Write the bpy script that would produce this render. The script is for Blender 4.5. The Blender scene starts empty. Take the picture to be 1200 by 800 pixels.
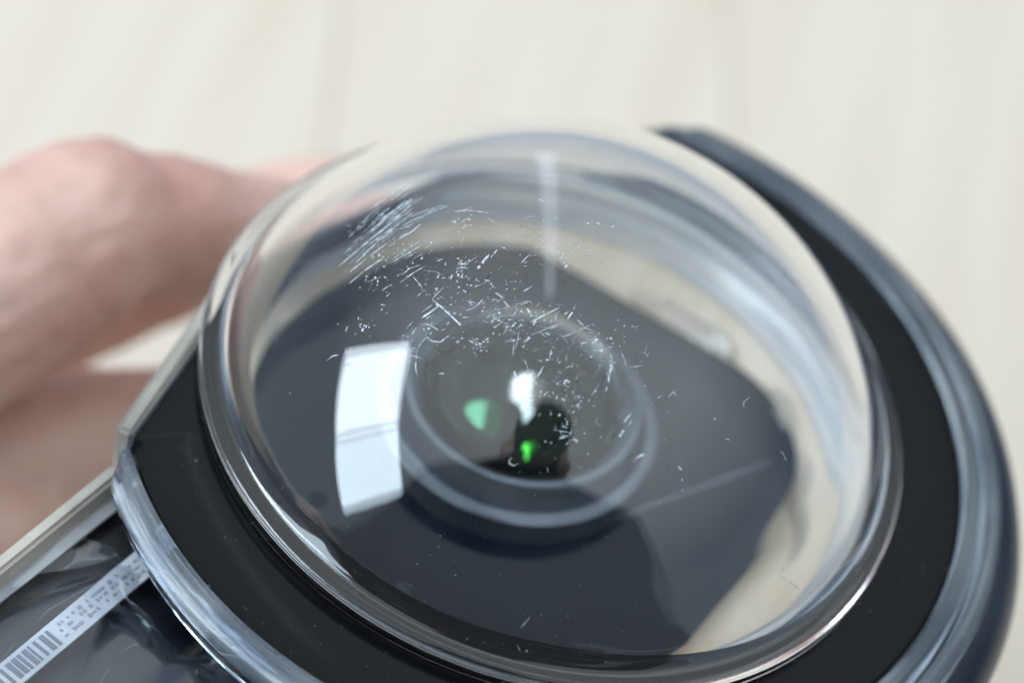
import bpy, bmesh, math, random
from mathutils import Vector, Matrix, noise

sc = bpy.context.scene
MM = 0.001
R = math.radians

# ------------------------------------------------------------------ camera
cam_data = bpy.data.cameras.new('camera')
cam = bpy.data.objects.new('camera', cam_data)
sc.collection.objects.link(cam)
sc.camera = cam
cam_data.sensor_width = 36.0
cam_data.lens = 85.0
cam_data.clip_start = 0.005
cam_data.clip_end = 50.0
CAM_ROT = Matrix(((0.9526952, -0.3039273, 0.0),
                  (0.2215842, 0.6945812, -0.6844395),
                  (0.2080199, 0.6520623, 0.7290696)))
CAM_LOC = Vector((-4.000, -118.443, 128.527)) * MM
cam.matrix_world = Matrix.Translation(CAM_LOC) @ CAM_ROT.to_4x4()
cam_data.dof.use_dof = True
cam_data.dof.focus_distance = 0.160
cam_data.dof.aperture_fstop = 15.0
cam_data.dof.aperture_blades = 9

# ------------------------------------------------------------------ world and lamps
world = bpy.data.worlds.new('World')
sc.world = world
world.use_nodes = True
bg = world.node_tree.nodes['Background']
wn = world.node_tree
tcw = wn.nodes.new('ShaderNodeTexCoord')
sep = wn.nodes.new('ShaderNodeSeparateXYZ')
ramp = wn.nodes.new('ShaderNodeValToRGB')           # walls of a room, brighter towards the ceiling
ramp.color_ramp.elements[0].position = 0.30
ramp.color_ramp.elements[0].color = (0.23, 0.29, 0.36, 1)
ramp.color_ramp.elements[1].position = 0.78
ramp.color_ramp.elements[1].color = (0.86, 0.95, 1.0, 1)
wn.links.new(tcw.outputs['Generated'], sep.inputs[0])
wn.links.new(sep.outputs['Z'], ramp.inputs['Fac'])
wn.links.new(ramp.outputs['Color'], bg.inputs['Color'])
bg.inputs['Strength'].default_value = 1.38


def area_lamp(name, center, up, sx, sy, radiance, color):
    """rectangular lamp facing the origin; up is the direction of its long side"""
    c = Vector(center)
    z = c.normalized()
    y = (Vector(up) - z * Vector(up).dot(z)).normalized()
    x = y.cross(z)
    ld = bpy.data.lights.new(name, 'AREA')
    ld.shape = 'RECTANGLE'
    ld.size, ld.size_y = sx, sy
    ld.energy = radiance * math.pi * sx * sy
    ld.color = color
    o = bpy.data.objects.new(name, ld)
    sc.collection.objects.link(o)
    o.matrix_world = Matrix.Translation(c) @ Matrix((x, y, z)).transposed().to_4x4()
    return o


WIN_C = Vector((-0.806, -0.422, 0.412))
WIN_UP = Vector((-0.270, 0.870, 0.413))
COOL = (0.78, 0.89, 1.0)
area_lamp('window_lamp', WIN_C + WIN_UP * 0.178, WIN_UP, 0.36, 0.40, 12.0, COOL)      # upper sash
area_lamp('window_lamp', WIN_C - WIN_UP * 0.186, WIN_UP, 0.36, 0.320, 9.5, (0.70, 0.86, 1.0))     # lower sash
area_lamp('curtain_gap_lamp', (-0.38, 1.1, 1.1), (-0.14, 0, 1.0), 0.10, 2.1, 1.2, COOL)

sc.view_settings.view_transform = 'Standard'
sc.view_settings.look = 'None'
sc.view_settings.exposure = 0.0
sc.view_settings.gamma = 1.0
sc.view_settings.use_curve_mapping = False
cy = sc.cycles
cy.max_bounces = 28
cy.transmission_bounces = 24
cy.glossy_bounces = 8
cy.diffuse_bounces = 4
cy.transparent_max_bounces = 16
cy.caustics_refractive = True
cy.caustics_reflective = True
cy.sample_clamp_indirect = 8.0
cy.blur_glossy = 0.3
cy.use_denoising = True
try:
    cy.denoiser = 'OPENIMAGEDENOISE'
    cy.denoising_input_passes = 'RGB_ALBEDO_NORMAL'
except Exception:
    pass

# ------------------------------------------------------------------ helpers
U = Vector((0.955, -0.296, 0.0)).normalized()     # across the case
V = Vector((0.296, 0.955, 0.0)).normalized()      # along the case, towards its round end


def uv(u, v, z=0.0):
    p = U * u + V * v
    return Vector((p.x, p.y, z))


def thing(name, label, cat, loc=(0, 0, 0), group=None):
    o = bpy.data.objects.new(name, None)
    o.empty_display_size = 0.01
    sc.collection.objects.link(o)
    o.location = Vector(loc) * MM
    o['label'] = label
    o['category'] = cat
    if group:
        o['group'] = group
    return o


def link(name, bm, m, parent=None, smooth=True, origin=None, sharp=38):
    """turn a bmesh in millimetres into one mesh object in metres"""
    bmesh.ops.recalc_face_normals(bm, faces=bm.faces)
    off = Vector(origin) if origin is not None else Vector((0, 0, 0))
    for e in bm.edges:
        if len(e.link_faces) == 2 and e.calc_face_angle(0) > R(sharp):
            e.smooth = False
    for v in bm.verts:
        v.co = (v.co - off) * MM
    me = bpy.data.meshes.new(name)
    bm.to_mesh(me)
    bm.free()
    if smooth:
        me.polygons.foreach_set('use_smooth', [True] * len(me.polygons))
    o = bpy.data.objects.new(name, me)
    sc.collection.objects.link(o)
    o.location = off * MM
    if m is not None:
        me.materials.append(m)
    if parent is not None:
        o.parent = parent
    return o


def lathe(profile, seg=160, center=(0, 0, 0), closed=True, a0=0.0, a1=2 * math.pi, warp=None):
    """revolve a list of (r, z); closed joins last to first"""
    bm = bmesh.new()
    full = abs(a1 - a0 - 2 * math.pi) < 1e-6
    n = seg if full else seg + 1
    rows = []
    c = Vector(center)
    for (r, z) in profile:
        if r < 1e-6:
            rows.append([bm.verts.new(c + Vector((0, 0, z)))])
            continue
        row = []
        for i in range(n):
            a = a0 + (a1 - a0) * i / seg
            p = Vector((r * math.cos(a), r * math.sin(a), z))
            if warp:
                p = warp(p, a)
            row.append(bm.verts.new(c + p))
        rows.append(row)
    pairs = list(zip(rows, rows[1:]))
    if closed:
        pairs.append((rows[-1], rows[0]))
    for A, B in pairs:
        for i in range(seg):
            j = (i + 1) % n if full else i + 1
            if len(A) == 1 and len(B) == 1:
                continue
            if len(A) == 1:
                bm.faces.new((A[0], B[i], B[j]))
            elif len(B) == 1:
                bm.faces.new((A[i], A[j], B[0]))
            else:
                bm.faces.new((A[i], A[j], B[j], B[i]))
    if closed and not full:
        bm.faces.new([r[0] for r in rows])
        bm.faces.new([r[-1] for r in rows][::-1])
    return bm


def prism(outline, z0, z1, bevel=0.0, bseg=3):
    """extrude a list of 2-d points"""
    bm = bmesh.new()
    b = [bm.verts.new((p[0], p[1], z0)) for p in outline]
    t = [bm.verts.new((p[0], p[1], z1)) for p in outline]
    n = len(outline)
    bm.faces.new(b[::-1])
    bm.faces.new(t)
    for i in range(n):
        bm.faces.new((b[i], b[(i + 1) % n], t[(i + 1) % n], t[i]))
    if bevel:
        tops = [e for e in bm.edges if all(v.co.z > (z0 + z1) / 2 for v in e.verts)]
        bmesh.ops.bevel(bm, geom=tops, offset=bevel, segments=bseg, affect='EDGES', profile=0.5)
    return bm


def add_box(bm, o, ax, ay, az, lx, ly, lz):
    """box with one corner-centred base: centre o, half sizes along axes"""
    vs = []
    for sx in (-1, 1):
        for sy in (-1, 1):
            for sz in (-1, 1):
                vs.append(bm.verts.new(Vector(o) + ax * lx * sx + ay * ly * sy + az * lz * sz))
    f = lambda *i: bm.faces.new([vs[k] for k in i])
    f(0, 1, 3, 2); f(4, 6, 7, 5); f(0, 4, 5, 1); f(2, 3, 7, 6); f(0, 2, 6, 4); f(1, 5, 7, 3)
    return vs


def rrect(u0, u1, v0, v1, r, n=10):
    """rounded rectangle in the case's own axes; r is (bl, br, tr, tl)"""
    pts = []
    for (cu, cv, rr, a) in ((u0, v0, r[0], 180), (u1, v0, r[1], 270), (u1, v1, r[2], 0), (u0, v1, r[3], 90)):
        su = 1 if cu == u0 else -1
        sv = 1 if cv == v0 else -1
        for i in range(n + 1):
            t = R(a + 90 * i / n)
            pts.append(uv(cu + su * rr + rr * math.cos(t), cv + sv * rr + rr * math.sin(t)))
    return pts


def tube_chain(bm, pts, rad, seg=20, flat=1.0, sub=6):
    """tapered tube with round ends through the points (Catmull-Rom)"""
    P = [Vector(p) for p in pts]
    P = [P[0] * 2 - P[1]] + P + [P[-1] * 2 - P[-2]]
    Q = [rad[0]] + list(rad) + [rad[-1]]
    path = []
    for k in range(1, len(P) - 2):
        for s in range(sub):
            t = s / sub
            a, b, c, d = P[k - 1], P[k], P[k + 1], P[k + 2]
            p = 0.5 * ((2 * b) + (c - a) * t + (2 * a - 5 * b + 4 * c - d) * t * t + (3 * b - a - 3 * c + d) * t ** 3)
            path.append((p, Q[k] * (1 - t) + Q[k + 1] * t))
    path.append((P[-2], Q[-2]))
    # round caps
    d0 = (path[0][0] - path[1][0]).normalized()
    d1 = (path[-1][0] - path[-2][0]).normalized()
    r0, r1 = path[0][1], path[-1][1]
    cap0 = [(path[0][0] + d0 * r0 * math.sin(a), r0 * math.cos(a)) for a in (1.45, 1.15, 0.8, 0.4)]
    cap1 = [(path[-1][0] + d1 * r1 * math.sin(a), r1 * math.cos(a)) for a in (0.4, 0.8, 1.15, 1.45)]
    path = cap0 + path + cap1
    up = Vector((0, 0, 1))
    rows = []
    for i, (p, r) in enumerate(path):
        d = (path[min(i + 1, len(path) - 1)][0] - path[max(i - 1, 0)][0]).normalized()
        x = d.cross(up)
        if x.length < 1e-3:
            x = d.cross(Vector((0, 1, 0)))
        x.normalize()
        y = x.cross(d).normalized()
        rows.append([bm.verts.new(p + (x * math.cos(2 * math.pi * k / seg) + y * flat * math.sin(2 * math.pi * k / seg)) * r) for k in range(seg)])
    for A, B in zip(rows, rows[1:]):
        for k in range(seg):
            bm.faces.new((A[k], A[(k + 1) % seg], B[(k + 1) % seg], B[k]))
    bm.faces.new(rows[0][::-1])
    bm.faces.new(rows[-1])


# ------------------------------------------------------------------ materials
def mat(name, base=(0.8, 0.8, 0.8), rough=0.5, metal=0.0, trans=0.0, ior=1.5, coat=0.0, spec=0.5, sss=0.0, tint=None):
    m = bpy.data.materials.new(name)
    m.use_nodes = True
    p = m.node_tree.nodes['Principled BSDF']
    p.inputs['Base Color'].default_value = (*base, 1)
    p.inputs['Roughness'].default_value = rough
    p.inputs['Metallic'].default_value = metal
    p.inputs['Transmission Weight'].default_value = trans
    p.inputs['IOR'].default_value = ior
    p.inputs['Coat Weight'].default_value = coat
    p.inputs['Coat Roughness'].default_value = 0.03
    p.inputs['Specular IOR Level'].default_value = spec
    if tint:
        p.inputs['Specular Tint'].default_value = (*tint, 1)
    if sss:
        p.inputs['Subsurface Weight'].default_value = sss
        p.inputs['Subsurface Radius'].default_value = (1.0, 0.35, 0.2)
        p.inputs['Subsurface Scale'].default_value = 0.003
    return m


def N(m, t, **kw):
    n = m.node_tree.nodes.new(t)
    for k, v in kw.items():
        setattr(n, k, v)
    return n


def L(m, a, b):
    m.node_tree.links.new(a, b)


def P(m):
    return m.node_tree.nodes['Principled BSDF']


def noise_color(m, scale, c0, c1, lo=0.35, hi=0.65, detail=4.0, stretch=None, rot=0.0, rough=None):
    tc = N(m, 'ShaderNodeTexCoord')
    mp = N(m, 'ShaderNodeMapping')
    if stretch:
        mp.inputs['Scale'].default_value = stretch
    mp.inputs['Rotation'].default_value = (0, 0, rot)
    nz = N(m, 'ShaderNodeTexNoise')
    nz.inputs['Scale'].default_value = scale
    nz.inputs['Detail'].default_value = detail
    cr = N(m, 'ShaderNodeValToRGB')
    cr.color_ramp.elements[0].position = lo
    cr.color_ramp.elements[1].position = hi
    cr.color_ramp.elements[0].color = (*c0, 1)
    cr.color_ramp.elements[1].color = (*c1, 1)
    L(m, tc.outputs['Object'], mp.inputs['Vector'])
    L(m, mp.outputs['Vector'], nz.inputs['Vector'])
    L(m, nz.outputs['Fac'], cr.inputs['Fac'])
    L(m, cr.outputs['Color'], P(m).inputs['Base Color'])
    if rough:
        mr = N(m, 'ShaderNodeMapRange')
        mr.inputs['To Min'].default_value, mr.inputs['To Max'].default_value = rough
        L(m, nz.outputs['Fac'], mr.inputs['Value'])
        L(m, mr.outputs['Result'], P(m).inputs['Roughness'])
    return tc, mp, nz


def bump(m, scale, strength, dist=0.0003, detail=3.0, stretch=None):
    tc = N(m, 'ShaderNodeTexCoord')
    mp = N(m, 'ShaderNodeMapping')
    if stretch:
        mp.inputs['Scale'].default_value = stretch
    nz = N(m, 'ShaderNodeTexNoise')
    nz.inputs['Scale'].default_value = scale
    nz.inputs['Detail'].default_value = detail
    b = N(m, 'ShaderNodeBump')
    b.inputs['Strength'].default_value = strength
    b.inputs['Distance'].default_value = dist
    L(m, tc.outputs['Object'], mp.inputs['Vector'])
    L(m, mp.outputs['Vector'], nz.inputs['Vector'])
    L(m, nz.outputs['Fac'], b.inputs['Height'])
    L(m, b.outputs['Normal'], P(m).inputs['Normal'])


M = {}
M['dome'] = mat('clear_acrylic', (1, 1, 1), 0.0, trans=1.0, ior=1.57)
M['clear'] = mat('clear_plastic', (0.93, 0.96, 1.0), 0.04, trans=1.0, ior=1.46)
bump(M['clear'], 170, 0.35, 0.0008, 2.0)
M['glue'] = mat('clear_glue', (0.92, 0.96, 1.0), 0.06, trans=1.0, ior=1.42)
M['black'] = mat('black_gasket', (0.004, 0.005, 0.006), 0.09, spec=0.15)
noise_color(M['black'], 2200, (0.004, 0.005, 0.006), (0.10, 0.11, 0.12), lo=0.70, hi=0.80, rough=(0.05, 0.22), detail=2)
M['bead'] = mat('grey_clear_bead', (0.30, 0.36, 0.44), 0.05, trans=0.88, ior=1.49)
noise_color(M['bead'], 190, (0.34, 0.41, 0.50), (0.74, 0.81, 0.88), stretch=(1, 1, 3), rough=(0.02, 0.10))
M['navy'] = mat('navy_shell', (0.012, 0.020, 0.034), 0.22, spec=0.22)
noise_color(M['navy'], 90, (0.008, 0.014, 0.026), (0.018, 0.028, 0.044), rough=(0.15, 0.32))
M['tray'] = mat('added_cream_tray', (0.70, 0.66, 0.58), 0.45)
noise_color(M['tray'], 120, (0.78, 0.65, 0.49), (0.86, 0.76, 0.62), stretch=(3, 0.6, 1))
M['wall'] = mat('refraction_wall', (0.8, 0.84, 0.88), 0.12)
noise_color(M['wall'], 150, (0.66, 0.68, 0.71), (0.90, 0.85, 0.77), stretch=(1, 1, 4), rough=(0.05, 0.25))  # pale tones paint in the light refracted by the clear plastic
M['plate'] = mat('dark_face_glass', (0.014, 0.020, 0.026), 0.05, ior=1.5, spec=0.3)
noise_color(M['plate'], 40, (0.005, 0.011, 0.019), (0.008, 0.016, 0.027), rough=(0.03, 0.08))
M['barrel'] = mat('dark_barrel', (0.10, 0.12, 0.15), 0.28, metal=0.6)
noise_color(M['barrel'], 200, (0.12, 0.145, 0.18), (0.19, 0.22, 0.27), rough=(0.16, 0.28))
M['void'] = mat('lens_tube', (0.004, 0.004, 0.004), 0.5, spec=0.2)
M['front'] = mat('front_element_glass', (0.96, 1.0, 0.97), 0.0, trans=1.0, ior=1.14, tint=(0.6, 1.0, 0.8))
M['inner'] = mat('coated_inner_element', (0.001, 0.004, 0.002), 0.03, ior=1.25, tint=(0.95, 1.0, 0.93))
M['glint'] = mat('white_glint_patch', (0.001, 0.004, 0.002), 0.08, ior=2.3)
M['green'] = mat('green_glint_patch', (0.004, 0.03, 0.004), 0.04, ior=2.2, tint=(0.15, 1.0, 0.12))
M['teal'] = mat('teal_glint_patch', (0.002, 0.006, 0.005), 0.06, ior=1.7, tint=(0.30, 0.95, 0.55))
M['label'] = mat('white_label', (0.72, 0.76, 0.80), 0.5)
noise_color(M['label'], 300, (0.60, 0.64, 0.70), (0.82, 0.85, 0.88))
M['ink'] = mat('label_ink', (0.22, 0.25, 0.31), 0.6)
M['body'] = mat('camera_body', (0.018, 0.022, 0.030), 0.4)
noise_color(M['body'], 160, (0.012, 0.015, 0.022), (0.032, 0.038, 0.050), rough=(0.3, 0.5))
M['edge'] = mat('lit_edge_plastic', (0.62, 0.58, 0.50), 0.25, trans=0.3)
noise_color(M['edge'], 90, (0.25, 0.24, 0.22), (0.74, 0.69, 0.60), lo=0.3, hi=0.6, rough=(0.15, 0.35))  # cream tone paints in light caught along the clear wall
M['scratch'] = mat('scuffed_acrylic', (0.72, 0.77, 0.84), 0.45)
_m = M['scratch']
_tc = N(_m, 'ShaderNodeTexCoord')
_nz = N(_m, 'ShaderNodeTexNoise')
_nz.inputs['Scale'].default_value = 2600
_nz.inputs['Detail'].default_value = 3.0
_mr = N(_m, 'ShaderNodeMapRange')
_mr.inputs['From Min'].default_value, _mr.inputs['From Max'].default_value = 0.36, 0.66
_mr.inputs['To Min'].default_value, _mr.inputs['To Max'].default_value = 0.25, 1.0
L(_m, _tc.outputs['Object'], _nz.inputs['Vector'])
L(_m, _nz.outputs['Fac'], _mr.inputs['Value'])
L(_m, _mr.outputs['Result'], P(_m).inputs['Alpha'])
M['wood'] = mat('pale_wood', (0.78, 0.745, 0.69), 0.5)
noise_color(M['wood'], 22, (0.670, 0.572, 0.465), (0.725, 0.640, 0.548), detail=6, stretch=(5, 0.4, 1), rot=R(-12), rough=(0.42, 0.6))
M['gap'] = mat('wood_gap', (0.61, 0.53, 0.445), 0.8)
M['skin'] = mat('skin', (0.70, 0.46, 0.41), 0.48, sss=0.25)
noise_color(M['skin'], 55, (0.60, 0.325, 0.275), (0.78, 0.55, 0.465), lo=0.34, hi=0.66, detail=6, rough=(0.40, 0.58))
bump(M['skin'], 420, 0.35, 0.0005, 4.0)
M['knit'] = mat('navy_knit', (0.010, 0.016, 0.028), 0.9, spec=0.2)
M['hair'] = mat('dark_hair', (0.012, 0.010, 0.009), 0.6)

# ------------------------------------------------------------------ table (setting)
T_Z = -70.0
d_al = Vector((0.21, -0.978, 0)).normalized()
d_ac = Vector((0.978, 0.21, 0)).normalized()
seam0 = Vector((-37.6, 115.2, 0)).dot(d_ac)
PW = 50.8
bm = bmesh.new()
add_box(bm, d_ac * 30 + d_al * -185 + Vector((0, 0, T_Z - 6.2)), d_ac, d_al, Vector((0, 0, 1)), 500, 322, 4.6)
table = link('table', bm, M['gap'], smooth=False)
table['kind'] = 'structure'
table['label'] = 'pale cream wooden table top seen blurred behind the case'
for k in range(-9, 11):
    c = seam0 + PW * (k + 0.5)
    bm = bmesh.new()
    cen = d_ac * c + d_al * -185 + Vector((0, 0, T_Z - 0.8))
    add_box(bm, cen, d_ac, d_al, Vector((0, 0, 1)), PW / 2 - 0.11, 325, 0.8)
    bmesh.ops.bevel(bm, geom=[e for e in bm.edges], offset=0.12, segments=2, affect='EDGES')
    link('plank', bm, M['wood'], table, smooth=False, origin=cen)

# ------------------------------------------------------------------ clear case
case = thing('dive_case', 'round black-rimmed case with a scratched clear dome over a camera lens', 'camera case', (0, 0, -30))


def par(o, root):
    o.parent = root
    o.matrix_parent_inverse = Matrix.Translation(-Vector(root.location))
    return o


# the dome: one closed shell with a flared foot
RS, RI, ZC = 25.0, 23.3, -8.2
prof = []
a_end = math.asin((0.9 - ZC) / RS)
for i in range(49):
    a = math.pi / 2 + (a_end - math.pi / 2) * i / 48
    prof.append((RS * math.cos(a) * (1 + 0.052 * math.cos(a) ** 4) if i else 0.0, ZC + RS * math.sin(a)))
prof += [(24.42, 0.62), (24.58, 0.36), (24.82, 0.17), (25.15, 0.06), (25.5, 0.0), (25.75, -0.12), (25.85, -0.35), (25.85, -1.5), (25.6, -1.7)]
r_in = math.sqrt(RI * RI - (ZC + 1.7) ** 2)
prof += [(r_in * 1.0575 + 0.15, -1.7)]
a_in = math.asin((-1.5 - ZC) / RI)
for i in range(45):
    a = a_in + (math.pi / 2 - a_in) * i / 44
    prof.append((RI * math.cos(a) * (1 + 0.068 * math.cos(a) ** 4) if i < 44 else 0.0, ZC + RI * math.sin(a)))


def ang_bump(a, mid, wid):
    d = (a - mid + math.pi) % (2 * math.pi) - math.pi
    return math.exp(-(d / wid) ** 2)


def foot_warp(p, a):
    """the foot of the dome swells a little at its lower right"""
    b = min(1.0, max(0.0, (5.0 - p.z) / 6.0))
    k = 1 + 0.030 * ang_bump(a, R(-45), R(42)) * b * b * (3 - 2 * b)
    return Vector((p.x * k, p.y * k, p.z))


dome = par(link('dome', lathe(prof, 192, closed=False, warp=foot_warp), M['dome'], sharp=85), case)
dome['label'] = 'clear scratched dome'

CLIP = -23.6
CUTS = (((-0.986, 0.166, 0), 23.6), ((-0.848, 0.53, 0), 21.4), ((-0.60, 0.80, 0), 23.4))


def cut_warp(p, a):
    """the case is cut flat along its left side: hold each ring inside the cuts"""
    r = math.hypot(p.x, p.y)
    d = Vector((math.cos(a), math.sin(a), 0))
    lim = r
    for n, c in CUTS:
        q = Vector(n).normalized().dot(d)
        if q > 0.05:
            lim = min(lim, c / q + 0.015 * (r - 22.0))
    k = lim / r
    return Vector((p.x * k, p.y * k, p.z))


# glossy black annulus round the foot of the dome
prof = [(26.3, -1.78), (30.9, -1.78), (31.2, -2.0), (31.2, -4.2), (24.2, -4.2), (24.2, -1.9), (24.4, -1.78)]


def lip_warp(p, a):
    """towards the near side the ring reaches further in under the dome"""
    r = math.hypot(p.x, p.y)
    if r > 25:
        return p
    d = abs((a - R(-138) + math.pi) % (2 * math.pi) - math.pi)
    t = min(1.0, max(0.0, (R(108) - d) / R(55)))
    k = 1 - 2.7 / 24.2 * t * t * (3 - 2 * t)
    return Vector((p.x * k, p.y * k, p.z))


ann = par(link('black_gasket', lathe(prof, 240, warp=lambda p, a: cut_warp(lip_warp(p, a), a)), M['black']), case)
ann['label'] = 'glossy black ring'
# the clear double bead outside it
prof = [(31.3, -4.0), (31.3, -1.7), (31.45, -1.3), (31.9, -1.1), (32.3, -1.25), (32.6, -1.8), (32.8, -2.6), (32.8, -4.0)]
par(link('clear_bead', lathe(prof, 240, warp=cut_warp), M['bead']), case)
A0, A1 = R(-62), R(128)
prof = [(33.1, -4.25), (33.1, -2.5), (33.35, -1.95), (33.8, -1.8), (34.25, -2.05), (34.5, -2.8), (34.5, -4.25)]
par(link('outer_bead', lathe(prof, 150, a0=A0, a1=A1, warp=cut_warp), M['bead']), case)
# dark outer shell with its sloping shoulder
prof = [(24.8, -4.3), (34.6, -4.3), (34.65, -2.9), (35.2, -3.0), (36.4, -4.1), (37.1, -5.6), (37.25, -9.0), (36.9, -20.0), (35.0, -27.0), (32.0, -29.5), (24.8, -29.5)]
par(link('outer_shell', lathe(prof, 150, a0=A0, a1=A1, warp=cut_warp), M['navy']), case)
# inner wall between the dome foot and the added tray
prof = [(24.1, -2.0), (23.5, -2.0), (23.3, -2.5), (23.5, -3.1), (23.1, -3.6), (22.7, -4.4), (23.0, -5.0), (22.6, -5.6), (22.5, -6.3), (24.1, -6.3)]
par(link('inner_wall', lathe(prof, 200, warp=cut_warp), M['wall']), case)
prof = [(0, -9.5), (19.6, -9.5), (20.4, -9.2), (22.4, -6.7), (22.9, -6.45), (24.2, -6.4), (24.3, -10.6), (0, -10.6)]
par(link('added_tray', lathe(prof, 144, closed=False, warp=cut_warp), M['tray']), case)  # added tray; its cream stands in for light refracted under the dome


# irregular clear glue bead on the added tray
def glue_warp(p, a):
    k = 1 + 0.05 * noise.noise(Vector((math.cos(a) * 3.2, math.sin(a) * 3.2, 1.3))) + 0.02 * noise.noise(Vector((math.cos(a) * 9, math.sin(a) * 9, 7)))
    q = Vector((p.x * k, p.y * k, p.z))
    s = 0.75 + 0.9 * noise.noise(Vector((math.cos(a) * 5, math.sin(a) * 5, 3.7)))
    q.z = -9.45 + (p.z + 9.45) * max(0.3, s)
    return q


prof = [(19.8, -9.45), (20.0, -8.6), (20.6, -7.7), (21.2, -7.3), (21.9, -7.2), (22.3, -7.6), (21.0, -9.0)]
for ga, gb in ((-4, 78), (166, 214)):
    par(link('glue_bead', lathe(prof, 110, a0=R(ga), a1=R(gb), warp=glue_warp), M['glue']), case)

# lower part of the case: side wall in two lengths, clear cover, skirt under the bead
def wall_run(name, a, b, w, z0, z1, m):
    a, b = Vector(a), Vector(b)
    d = (b - a).normalized()
    n = Vector((0, 0, 1)).cross(d)
    bm = bmesh.new()
    c = (a + b) / 2 + n * (-w / 2)
    add_box(bm, (c.x, c.y, (z0 + z1) / 2), d, n, Vector((0, 0, 1)), (b - a).length / 2, w / 2, (z1 - z0) / 2)
    bmesh.ops.bevel(bm, geom=list(bm.edges), offset=0.3, segments=3, affect='EDGES')
    return par(link(name, bm, m), case)


wall_run('side_wall', (-24.4, 5.0, 0), (-27.1, -14.0, 0), 1.3, -14.0, -3.4, M['edge'])
wall_run('side_wall', (-27.0, -15.2, 0), (-39.5, -44.5, 0), 1.1, -14.0, -6.0, M['edge'])
bm = bmesh.new()
G = {}
for i in range(61):
    for k in range(49):
        p = Vector((-37 + i * 0.5, -44 + k * 0.5, 0))
        q = Vector((p.dot(Vector((0.8, -0.35, 0))), p.dot(Vector((0.35, 0.8, 0))) * 0.45, 0))
        h = 0.9 + 2.2 * noise.noise(q * 0.17) + 0.7 * noise.noise(q * 0.42 + Vector((3, 1, 0)))
        for lay in (0, 1):
            G[i, k, lay] = bm.verts.new((p.x, p.y, -8.9 + h + 0.12 * lay))
for i in range(60):
    for k in range(48):
        bm.faces.new([G[i, k, 1], G[i + 1, k, 1], G[i + 1, k + 1, 1], G[i, k + 1, 1]])
        bm.faces.new([G[i, k, 0], G[i, k + 1, 0], G[i + 1, k + 1, 0], G[i + 1, k, 0]])
for i in range(60):
    for k in (0, 48):
        bm.faces.new([G[i, k, 0], G[i + 1, k, 0], G[i + 1, k, 1], G[i, k, 1]])
for k in range(48):
    for i in (0, 60):
        bm.faces.new([G[i, k, 0], G[i, k, 1], G[i, k + 1, 1], G[i, k + 1, 0]])
for n_, c_ in (((-0.92, 0.39, 0), 19.6), ((0.55, 0.83, 0), -31.0)):
    n_ = Vector(n_).normalized()
    bmesh.ops.bisect_plane(bm, geom=list(bm.verts) + list(bm.edges) + list(bm.faces), plane_co=n_ * c_, plane_no=n_, clear_outer=True)
par(link('clear_film', bm, M['clear']), case)
prof = [(31.3, -4.1), (32.7, -4.1), (32.6, -5.0), (32.1, -5.4), (32.3, -5.9), (31.9, -6.4), (31.3, -6.4)]
par(link('clear_skirt', lathe(prof, 100, a0=R(-166), a1=R(-62.5), warp=cut_warp), M['clear']), case)

# ------------------------------------------------------------------ camera inside the case
kam = thing('action_camera', 'dark glass-faced camera with a round fisheye lens under the clear dome', 'camera', (0, 0, -29))
PU0, PU1, PV1 = -21.0, 17.4, 18.4
par(link('face_plate', prism(rrect(PU0, PU1, -17.5, PV1, (1.5, 1.5, 9.5, 8.0)), -9.4, -8.0, 0.35), M['plate']), kam)
par(link('body', prism(rrect(PU0 - 1.2, PU1 + 1.2, -73, -18.5, (5, 5, 1, 1)), -27.0, -9.6, 1.0), M['body']), kam)
bm = bmesh.new()                           # reflected edge shaped as a thin strip on the face; a small hole
sa, sb = Vector((19.0, 7.5, -7.97)), Vector((3.4, -7.6, -7.97))
add_box(bm, (sa + sb) / 2, (sb - sa).normalized(), Vector((0, 0, 1)).cross((sb - sa).normalized()), Vector((0, 0, 1)), (sb - sa).length / 2 - 2.0, 0.10, 0.02)
par(link('face_reflection', bm, M['barrel'], smooth=False), kam)
par(link('microphone_hole', lathe([(0, -7.96), (0.42, -7.96), (0.55, -7.9), (0.7, -7.94), (0.72, -8.05), (0, -8.05)], 24, (-13.6, -10.6, 0), closed=False), M['void']), kam)
LC = (-2.0, 1.6, 0)
LS, LZ = 0.89, 1.2


def lens_prof(p):
    return [(r * LS, -8.0 + (z + 8.0) * LS + (LZ if z > -7.99 else 0.0)) for r, z in p]


prof = [(12.1, -8.0), (12.0, -7.2), (11.7, -6.95), (11.0, -6.9), (10.75, -7.1), (10.6, -7.3), (10.35, -7.0), (10.2, -5.3),
        (9.95, -4.85), (9.5, -4.7), (8.7, -5.3), (8.55, -6.0), (8.5, -8.0)]
barrel = par(link('lens_barrel', lathe(lens_prof(prof), 128, LC), M['barrel']), kam)
# front element: meniscus
ZF, RF, RB = -12.3, 12.2, 11.3
prof = []
for i in range(25):
    a = math.pi / 2 - math.asin(7.45 / RF) * i / 24
    prof.append((RF * math.cos(a) if i else 0.0, ZF + RF * math.sin(a)))
prof += [(7.6, -3.1), (7.6, -4.6), (7.3, -4.8), (7.1, -4.6)]
for i in range(25):
    a = math.pi / 2 - math.asin(7.0 / RB) * (1 - i / 24)
    prof.append((RB * math.cos(a) if i < 24 else 0.0, ZF + RB * math.sin(a)))
par(link('front_element', lathe(prof, 96, LC, closed=False), M['front']), kam)
prof = [(0, -7.95), (8.3, -7.95), (8.3, -7.2), (7.2, -6.6), (6.9, -6.0), (6.3, -5.8), (5.9, -5.5), (5.6, -5.5), (5.5, -6.4), (0, -6.4)]
par(link('lens_tube', lathe(lens_prof(prof), 96, LC, closed=False), M['void']), kam)


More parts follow.
